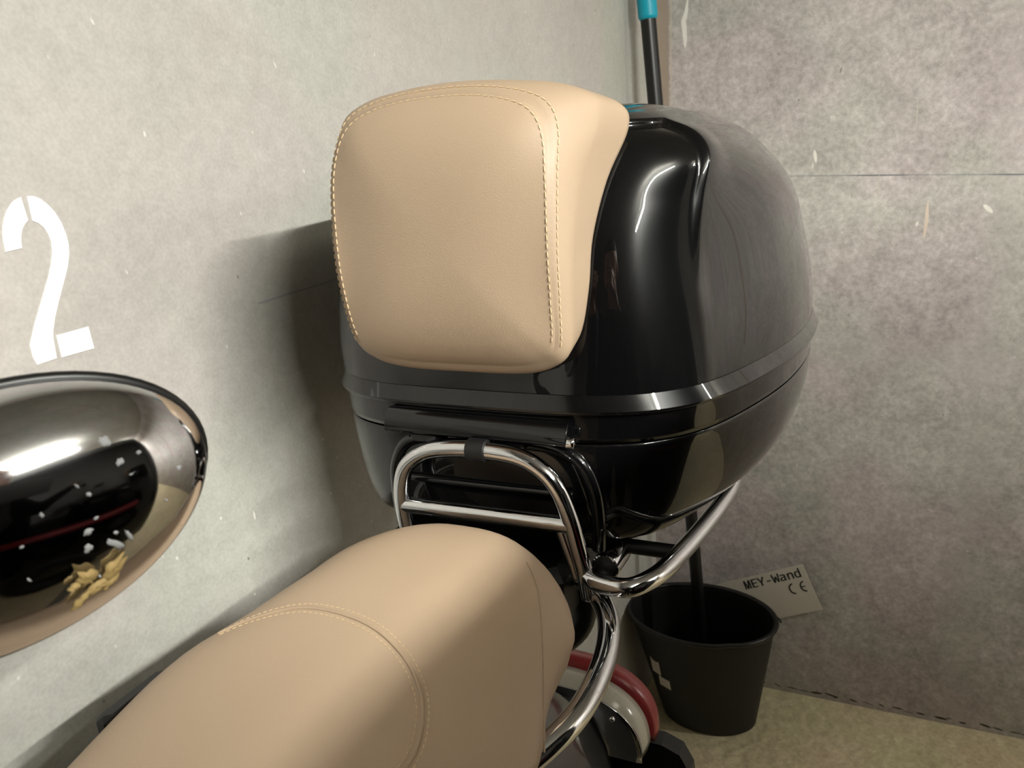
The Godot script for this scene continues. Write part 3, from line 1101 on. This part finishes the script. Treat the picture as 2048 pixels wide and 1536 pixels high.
# ------------------------------------------------------------------ the tub in the corner
func tub_ring(t: float, grow: float) -> PackedVector3Array:
	# t = 0 at the floor, 1 at the rim
	var c := Vector3(-0.312, 0, -1.690).lerp(Vector3(-0.319, 0, -1.620), t)
	var rx := lerpf(0.113, 0.166, t) + grow
	var rz := lerpf(0.082, 0.120, t) + grow
	var row := PackedVector3Array()
	for j in 64:
		var a := TAU * j / 64.0
		var dent := 1.0
		if t > 0.9:
			dent = 1.0 - 0.03 * exp(-pow((a - 1.05) / 0.14, 2.0))
		row.append(c + Vector3(cos(a) * rx * dent, 0.33 * t, sin(a) * rz * dent))
	return row


func tub() -> void:
	var t := thing("mortar_tub", "black plastic mortar tub standing in the concrete corner", "bucket")
	t.position = Vector3(-0.312, 0, -1.69)
	var rows := []
	for e in [[0.0, -0.008], [0.012, 0.0], [0.25, 0.0], [0.5, 0.0], [0.75, 0.0], [0.93, 0.0], [0.985, 0.0], [0.985, -0.004], [0.93, -0.004], [0.5, -0.004], [0.1, -0.004], [0.02, -0.012]]:
		var row := tub_ring(e[0], e[1])
		for i in row.size():
			row[i] -= t.position
		rows.append(row)
	part(t, "tub_wall", skin(rows), M.rubber)
	var lip := []
	for e in [[0.975, 0.001], [0.97, 0.006], [0.985, 0.0075], [1.0, 0.006], [1.003, 0.001], [0.995, -0.004], [0.98, -0.004]]:
		var row := tub_ring(e[0], e[1])
		for i in row.size():
			row[i] -= t.position
		lip.append(row)
	part(t, "rim", skin(lip, true, false), M.plastic)
	var bail := []
	for i in 25:
		var a := lerpf(-0.2, -1.25, i / 24.0)
		bail.append(Vector3(-0.319 + cos(a) * 0.178, 0.322 - 0.01 * sin(PI * i / 24.0), -1.62 + sin(a) * 0.132) - t.position)
	part(t, "wire_handle", tube_mesh(bail, 0.0022, 8), M.plastic)
	for s in [[2.30, 0.60, 0.014, 0.022], [2.17, 0.46, 0.016, 0.014]]:
		var c := Vector3(-0.312, 0, -1.690).lerp(Vector3(-0.319, 0, -1.620), s[1])
		var rx := lerpf(0.113, 0.166, s[1]) + 0.0012
		var rz := lerpf(0.082, 0.120, s[1]) + 0.0012
		var st := part(t, "sticker", box_mesh(Vector3(s[2] * 2, s[3] * 2, 0.001), 0.0003), M.card, "small white sticker")
		st.position = c + Vector3(cos(s[0]) * rx, 0.33 * s[1], sin(s[0]) * rz) - t.position
		st.rotation = Vector3(0.2, PI / 2 - atan2(sin(s[0]) / rz, cos(s[0]) / rx), 0)


func pole() -> void:
	var a := Vector3(-0.317, 0.03, -1.655)
	var d := (Vector3(-0.4391, 1.6455, -1.70) - Vector3(-0.3256, 0.2566, -1.66)) 
	var foot := Vector3(-0.3256, 0.2566, -1.66) - d * 0.17
	var t := thing("broom_pole", "long black pole with a teal grip leaning into the corner out of the tub", "pole")
	t.position = foot
	var at := func(k: float) -> Vector3: return d * k
	part(t, "shaft", tube_mesh([at.call(0.0), at.call(0.5), at.call(1.15)], [0.0138, 0.0142, 0.0155], 24), M.plastic)
	part(t, "grip", tube_mesh([at.call(1.148), at.call(1.2), at.call(1.42), at.call(1.44)], [0.0192, 0.0196, 0.0196, 0.017], 24), M.teal)


func card() -> void:
	var t := thing("printed_card", "cream printed card with black lettering wedged behind the black tub", "card")
	var ang := deg_to_rad(24.5)
	var c := Vector3(-0.0895, 0.3325, -1.80)            # middle of its right edge
	t.transform = Transform3D(Basis(Vector3(0, 0, 1), ang) * Basis(Vector3(1, 0, 0), deg_to_rad(-5.0)), c)
	part(t, "sheet", box_mesh(Vector3(0.26, 0.119, 0.0012), 0.0003), M.card).position = Vector3(-0.13, 0, 0)
	for w in [["MEY-Wand", 0.030, Vector3(-0.0835, 0.0405, 0.0008), 0.0016], ["E", 0.029, Vector3(-0.0, 0.0, 0.0), 0.0]]:
		if w[3] == 0.0:
			continue
		var tm := TextMesh.new()
		var f := SystemFont.new()
		f.font_names = PackedStringArray(["Droid Sans Mono"])
		f.font_weight = 700
		tm.font = f
		tm.text = w[0]
		tm.font_size = 64
		tm.pixel_size = w[1] / 64.0
		tm.depth = 0.0004
		for k in 3:   # three passes make the heavy print
			part(t, "lettering", tm, M.ink).position = w[2] + Vector3((k - 1) * 0.0006, (k % 2) * 0.0004, k * 0.00005)
	# the two letters of the conformity mark, each from arcs
	for k in 2:
		var arc := []
		for i in 25:
			var a := lerpf(PI * 0.5, PI * 1.5, i / 24.0)
			arc.append(Vector3(cos(a) * 0.0105, sin(a) * 0.0125, 0))
		var m := part(t, "mark_letter", tube_mesh(arc, 0.0019, 6, false), M.ink)
		m.position = Vector3(-0.042 + k * 0.027, 0.006, 0.0008)
		m.scale = Vector3(1, 1, 0.3)
		if k == 1:
			var bar := part(t, "mark_bar", box_mesh(Vector3(0.010, 0.0026, 0.0008), 0.0002), M.ink)
			bar.position = Vector3(-0.042 + 0.027 - 0.005, 0.006, 0.0009)


# ------------------------------------------------------------------ what stands out of the frame and shows in the gloss
func surroundings() -> void:
	car()
	person()


func car() -> void:
	var t := thing("parked_van", "black parked van with a deep red side moulding, mirrored in the chrome and gloss", "van")
	t.position = Vector3(1.44, 0, 1.44)
	var rows := []
	for s in [[-2.06, 0.80, 1.0], [-2.05, 0.90, 1.66], [-2.01, 0.94, 1.73], [-1.9, 0.965, 1.74], [-1.0, 0.97, 1.745], [1.0, 0.97, 1.745], [1.5, 0.965, 1.68], [1.75, 0.95, 1.3], [1.95, 0.94, 1.0], [2.05, 0.88, 0.92], [2.07, 0.8, 0.8]]:
		var row := PackedVector3Array()
		var top: float = s[2]
		for p in [[-0.86, 0.24], [-0.935, 0.34], [-0.95, 0.6], [-0.945, 0.9], [-0.92, 0.68], [-0.90, 0.93], [-0.85, 0.99], [0.0, 1.02], [0.85, 0.99], [0.90, 0.93], [0.92, 0.68], [0.945, 0.9], [0.95, 0.6], [0.935, 0.34], [0.86, 0.24], [0.0, 0.22]]:
			var y: float = p[1]
			if absf(p[0]) <= 0.90 and p[1] > 0.9:
				y = top * p[1]
			elif absf(p[0]) == 0.92:
				y = lerpf(0.9, top, 0.4)
			row.append(Vector3(p[0] * s[1], minf(y, top * 1.02), s[0]))
		rows.append(row)
	part(t, "body", skin(rows), M.black)
	for s in [-1, 1]:
		part(t, "side_moulding", tube_mesh([Vector3(s * 0.915, 0.92, -1.8), Vector3(s * 0.922, 0.92, 0.0), Vector3(s * 0.915, 0.92, 1.6)], 0.03, 12), M.dark_red)
		for z in [-1.35, 1.35]:
			part(t, "wheel", wheel_mesh(0.22, 0.1), M.rubber).position = Vector3(s * 0.84, 0.32, z)
		for k in 3:
			var w := part(t, "window", box_mesh(Vector3(0.012, 0.34, 0.85), 0.004), M.glass_dark)
			w.position = Vector3(s * 0.882, 1.27, -1.1 + k * 0.95)
			w.rotation.z = s * 0.07


# ------------------------------------------------------------------ the person who holds the phone, mirrored in the top case
# Bones are [from, to, radius there, radius here]; their distances are joined smoothly and meshed as surface nets.
func nets(bones: Array, cell: float, k: float, v: PackedVector3Array, idx: PackedInt32Array) -> void:
	var lo := Vector3.ONE * 1e6
	var hi := Vector3.ONE * -1e6
	for b in bones:
		var r: float = maxf(b[2], b[3]) + k
		for p in [b[0], b[1]]:
			lo = lo.min(p - Vector3.ONE * r)
			hi = hi.max(p + Vector3.ONE * r)
	lo -= Vector3.ONE * cell * 2
	var nx := int((hi.x - lo.x) / cell) + 4
	var ny := int((hi.y - lo.y) / cell) + 4
	var nz := int((hi.z - lo.z) / cell) + 4
	var f := PackedFloat32Array()
	f.resize(nx * ny * nz)
	f.fill(1.0)
	for b in bones:
		var a: Vector3 = b[0]
		var d: Vector3 = b[1] - a
		var dd := maxf(d.length_squared(), 1e-9)
		var ra: float = b[2]
		var rb: float = b[3]
		var reach := maxf(ra, rb) + k * 1.5 + cell * 2
		var mn := (a.min(b[1]) - Vector3.ONE * reach - lo) / cell
		var mx := (a.max(b[1]) + Vector3.ONE * reach - lo) / cell
		for z in range(maxi(0, int(mn.z)), mini(nz, int(mx.z) + 1)):
			for y in range(maxi(0, int(mn.y)), mini(ny, int(mx.y) + 1)):
				var at := (z * ny + y) * nx
				for x in range(maxi(0, int(mn.x)), mini(nx, int(mx.x) + 1)):
					var p := lo + Vector3(x, y, z) * cell - a
					var t := clampf(p.dot(d) / dd, 0.0, 1.0)
					var dist := (p - d * t).length() - lerpf(ra, rb, t)
					var o := f[at + x]
					var h := maxf(k - absf(o - dist), 0.0) / k
					f[at + x] = minf(o, dist) - h * h * k * 0.25
	var ids := PackedInt32Array()
	ids.resize(nx * ny * nz)
	ids.fill(-1)
	var step := [1, nx, nx * ny]
	for z in nz - 1:
		for y in ny - 1:
			for x in nx - 1:
				var c := (z * ny + y) * nx + x
				var inside := 0
				for q in 8:
					if f[c + (q & 1) + ((q >> 1) & 1) * nx + ((q >> 2) & 1) * nx * ny] < 0.0:
						inside += 1
				if inside == 0 or inside == 8:
					continue
				var sum := Vector3.ZERO
				var count := 0
				for q in 8:
					for ax in 3:
						if (q >> ax) & 1:
							continue
						var q0 := c + (q & 1) + ((q >> 1) & 1) * nx + ((q >> 2) & 1) * nx * ny
						var f0 := f[q0]
						var f1 := f[q0 + step[ax]]
						if (f0 < 0.0) != (f1 < 0.0):
							var p := Vector3(q & 1, (q >> 1) & 1, (q >> 2) & 1)
							p[ax] += f0 / (f0 - f1)
							sum += p
							count += 1
				ids[c] = v.size()
				v.append(lo + (Vector3(x, y, z) + sum / count) * cell)
	for z in range(1, nz - 1):
		for y in range(1, ny - 1):
			for x in range(1, nx - 1):
				var c := (z * ny + y) * nx + x
				for ax in 3:
					var n: int = c + step[ax]
					if (f[c] < 0.0) == (f[n] < 0.0):
						continue
					var u: int = step[(ax + 1) % 3]
					var w: int = step[(ax + 2) % 3]
					var quad := [ids[c], ids[c - u], ids[c - u - w], ids[c - w]]
					if quad.has(-1):
						continue
					if f[c] < 0.0:
						quad.reverse()
					idx.append_array(PackedInt32Array([quad[0], quad[1], quad[2], quad[0], quad[2], quad[3]]))


func both(list: Array) -> Array:
	var out := []
	for b in list:
		out.append(b)
		out.append([Vector3(-b[0].x, b[0].y, b[0].z), Vector3(-b[1].x, b[1].y, b[1].z), b[2], b[3]])
	return out


func fatter(list: Array, by: float) -> Array:
	var out := []
	for b in list:
		out.append([b[0], b[1], b[2] + by, b[3] + by])
	return out


func person() -> void:
	# own axes: x to the right-hand side of the figure's left, y up, -z the way it faces
	var t := thing("person", "standing person in dark clothes holding up a phone, mirrored small in the top case", "person")
	var face := Vector3(-0.49, 0, -0.87).normalized()
	t.transform = Transform3D(Basis(face.cross(Vector3.UP), Vector3.UP, -face), Vector3(0.2, 0, 0.47)).scaled_local(Vector3.ONE * 1.06)
	var torso := both([[Vector3(0.06, 0.93, 0.01), Vector3(0.075, 1.12, 0.0), 0.105, 0.09], [Vector3(0.075, 1.12, 0.0), Vector3(0.085, 1.30, 0.015), 0.09, 0.10], [Vector3(0.085, 1.30, 0.015), Vector3(0.15, 1.385, 0.02), 0.085, 0.06]])
	var arms := both([[Vector3(0.175, 1.375, 0.01), Vector3(0.215, 1.15, -0.12), 0.052, 0.042], [Vector3(0.215, 1.15, -0.12), Vector3(0.085, 1.345, -0.375), 0.040, 0.028]])
	var legs := both([[Vector3(0.085, 0.90, 0.01), Vector3(0.10, 0.48, -0.01), 0.085, 0.056], [Vector3(0.10, 0.48, -0.01), Vector3(0.11, 0.10, 0.02), 0.054, 0.036]])
	var feet := both([[Vector3(0.11, 0.06, 0.03), Vector3(0.125, 0.035, -0.14), 0.042, 0.032]])
	var neck := [[Vector3(0, 1.38, 0.02), Vector3(0, 1.48, 0.0), 0.056, 0.052]]
	var v := PackedVector3Array()
	var idx := PackedInt32Array()
	nets(torso + arms + legs + feet + neck, 0.014, 0.04, v, idx)
	var h := Vector3(0, 1.575, -0.02)
	var head := [[h + Vector3(0, 0.035, 0.012), h + Vector3(0, 0.03, -0.012), 0.079, 0.076], [h + Vector3(0, -0.02, -0.02), h + Vector3(0, -0.075, -0.05), 0.062, 0.036], [h + Vector3(0, 0.008, -0.085), h + Vector3(0, -0.028, -0.1), 0.008, 0.013], [h + Vector3(0.0, -0.11, 0.02), h + Vector3(0, -0.05, 0.0), 0.05, 0.055], [h + Vector3(-0.018, -0.056, -0.079), h + Vector3(0.018, -0.056, -0.079), 0.006, 0.006], [h + Vector3(-0.014, -0.066, -0.078), h + Vector3(0.014, -0.066, -0.078), 0.006, 0.006]]
	head += both([[h + Vector3(0.078, 0.012, 0.01), h + Vector3(0.080, -0.018, 0.005), 0.014, 0.010], [h + Vector3(0.028, 0.022, -0.072), h + Vector3(0.038, 0.022, -0.068), 0.013, 0.012], [h + Vector3(0.016, 0.034, -0.080), h + Vector3(0.045, 0.036, -0.068), 0.007, 0.006]])
	nets(head, 0.0045, 0.012, v, idx)
	for s in [-1.0, 1.0]:
		var w := Vector3(0.085 * s, 1.345, -0.375)
		var hand := [[w, w + Vector3(-0.004 * s, 0.022, -0.028), 0.025, 0.025], [w + Vector3(-0.004 * s, 0.022, -0.028), w + Vector3(-0.010 * s, 0.05, -0.062), 0.022, 0.021]]
		for k in 4:
			var root := w + Vector3((0.006 - 0.010) * s, 0.036 + k * 0.014, -0.074 + k * 0.012)
			var len: float = [0.030, 0.036, 0.034, 0.026][k]
			var knuckle := root + Vector3(-0.012 * s, 0.004, -0.026)
			var mid := knuckle + Vector3(-len * 0.75 * s, 0.004, -0.006)
			hand += [[root, knuckle, 0.0092, 0.0085], [knuckle, mid, 0.0085, 0.0078], [mid, mid + Vector3(-len * 0.5 * s, 0.002, 0.012), 0.0078, 0.007]]
		var th := w + Vector3(-0.012 * s, 0.03, -0.035)
		hand += [[th, th + Vector3(-0.02 * s, 0.02, -0.012), 0.013, 0.0105], [th + Vector3(-0.02 * s, 0.02, -0.012), th + Vector3(-0.038 * s, 0.036, -0.022), 0.0105, 0.0085]]
		nets(hand, 0.0045, 0.006, v, idx)
	var body := part(t, "body", finish(v, idx), M.skin)
	v = PackedVector3Array()
	idx = PackedInt32Array()
	nets(fatter(torso + arms, 0.011) + [[Vector3(0, 1.38, 0.02), Vector3(0, 1.42, 0.015), 0.07, 0.066]], 0.014, 0.04, v, idx)
	part(body, "jacket", finish(v, idx), M.cloth)
	v = PackedVector3Array()
	idx = PackedInt32Array()
	nets(fatter(legs, 0.012) + both([[Vector3(0.05, 0.97, 0.01), Vector3(0.06, 0.90, 0.01), 0.105, 0.11]]), 0.015, 0.04, v, idx)
	part(body, "trousers", finish(v, idx), M.cloth)
	for s in [-1.0, 1.0]:
		v = PackedVector3Array()
		idx = PackedInt32Array()
		nets([[Vector3(0.11 * s, 0.055, 0.035), Vector3(0.127 * s, 0.042, -0.15), 0.052, 0.040]], 0.012, 0.02, v, idx)
		part(body, "shoe", finish(v, idx), M.rubber)
	v = PackedVector3Array()
	idx = PackedInt32Array()
	nets([[h + Vector3(0, 0.048, 0.022), h + Vector3(0, 0.058, -0.020), 0.081, 0.071], [h + Vector3(0, 0.0, 0.045), h + Vector3(0, 0.03, 0.04), 0.056, 0.06]], 0.008, 0.02, v, idx)
	part(body, "hair", finish(v, idx), M.hair)
	var ph := thing("phone", "dark phone held up in both hands by the standing person", "phone")
	ph.transform = Transform3D(Basis(Vector3(0.9129, -0.0696, -0.4021), Vector3(-0.0569, 0.954, -0.2942), Vector3(0.4041, 0.2915, 0.867)), Vector3(0, EYE, 0))
	part(ph, "case", box_mesh(Vector3(0.15, 0.074, 0.008), 0.003), M.plastic).position = Vector3(0.06, -0.022, 0.012)
	part(ph, "screen", box_mesh(Vector3(0.142, 0.066, 0.001), 0.0004), M.glass_dark).position = Vector3(0.06, -0.022, 0.0168)
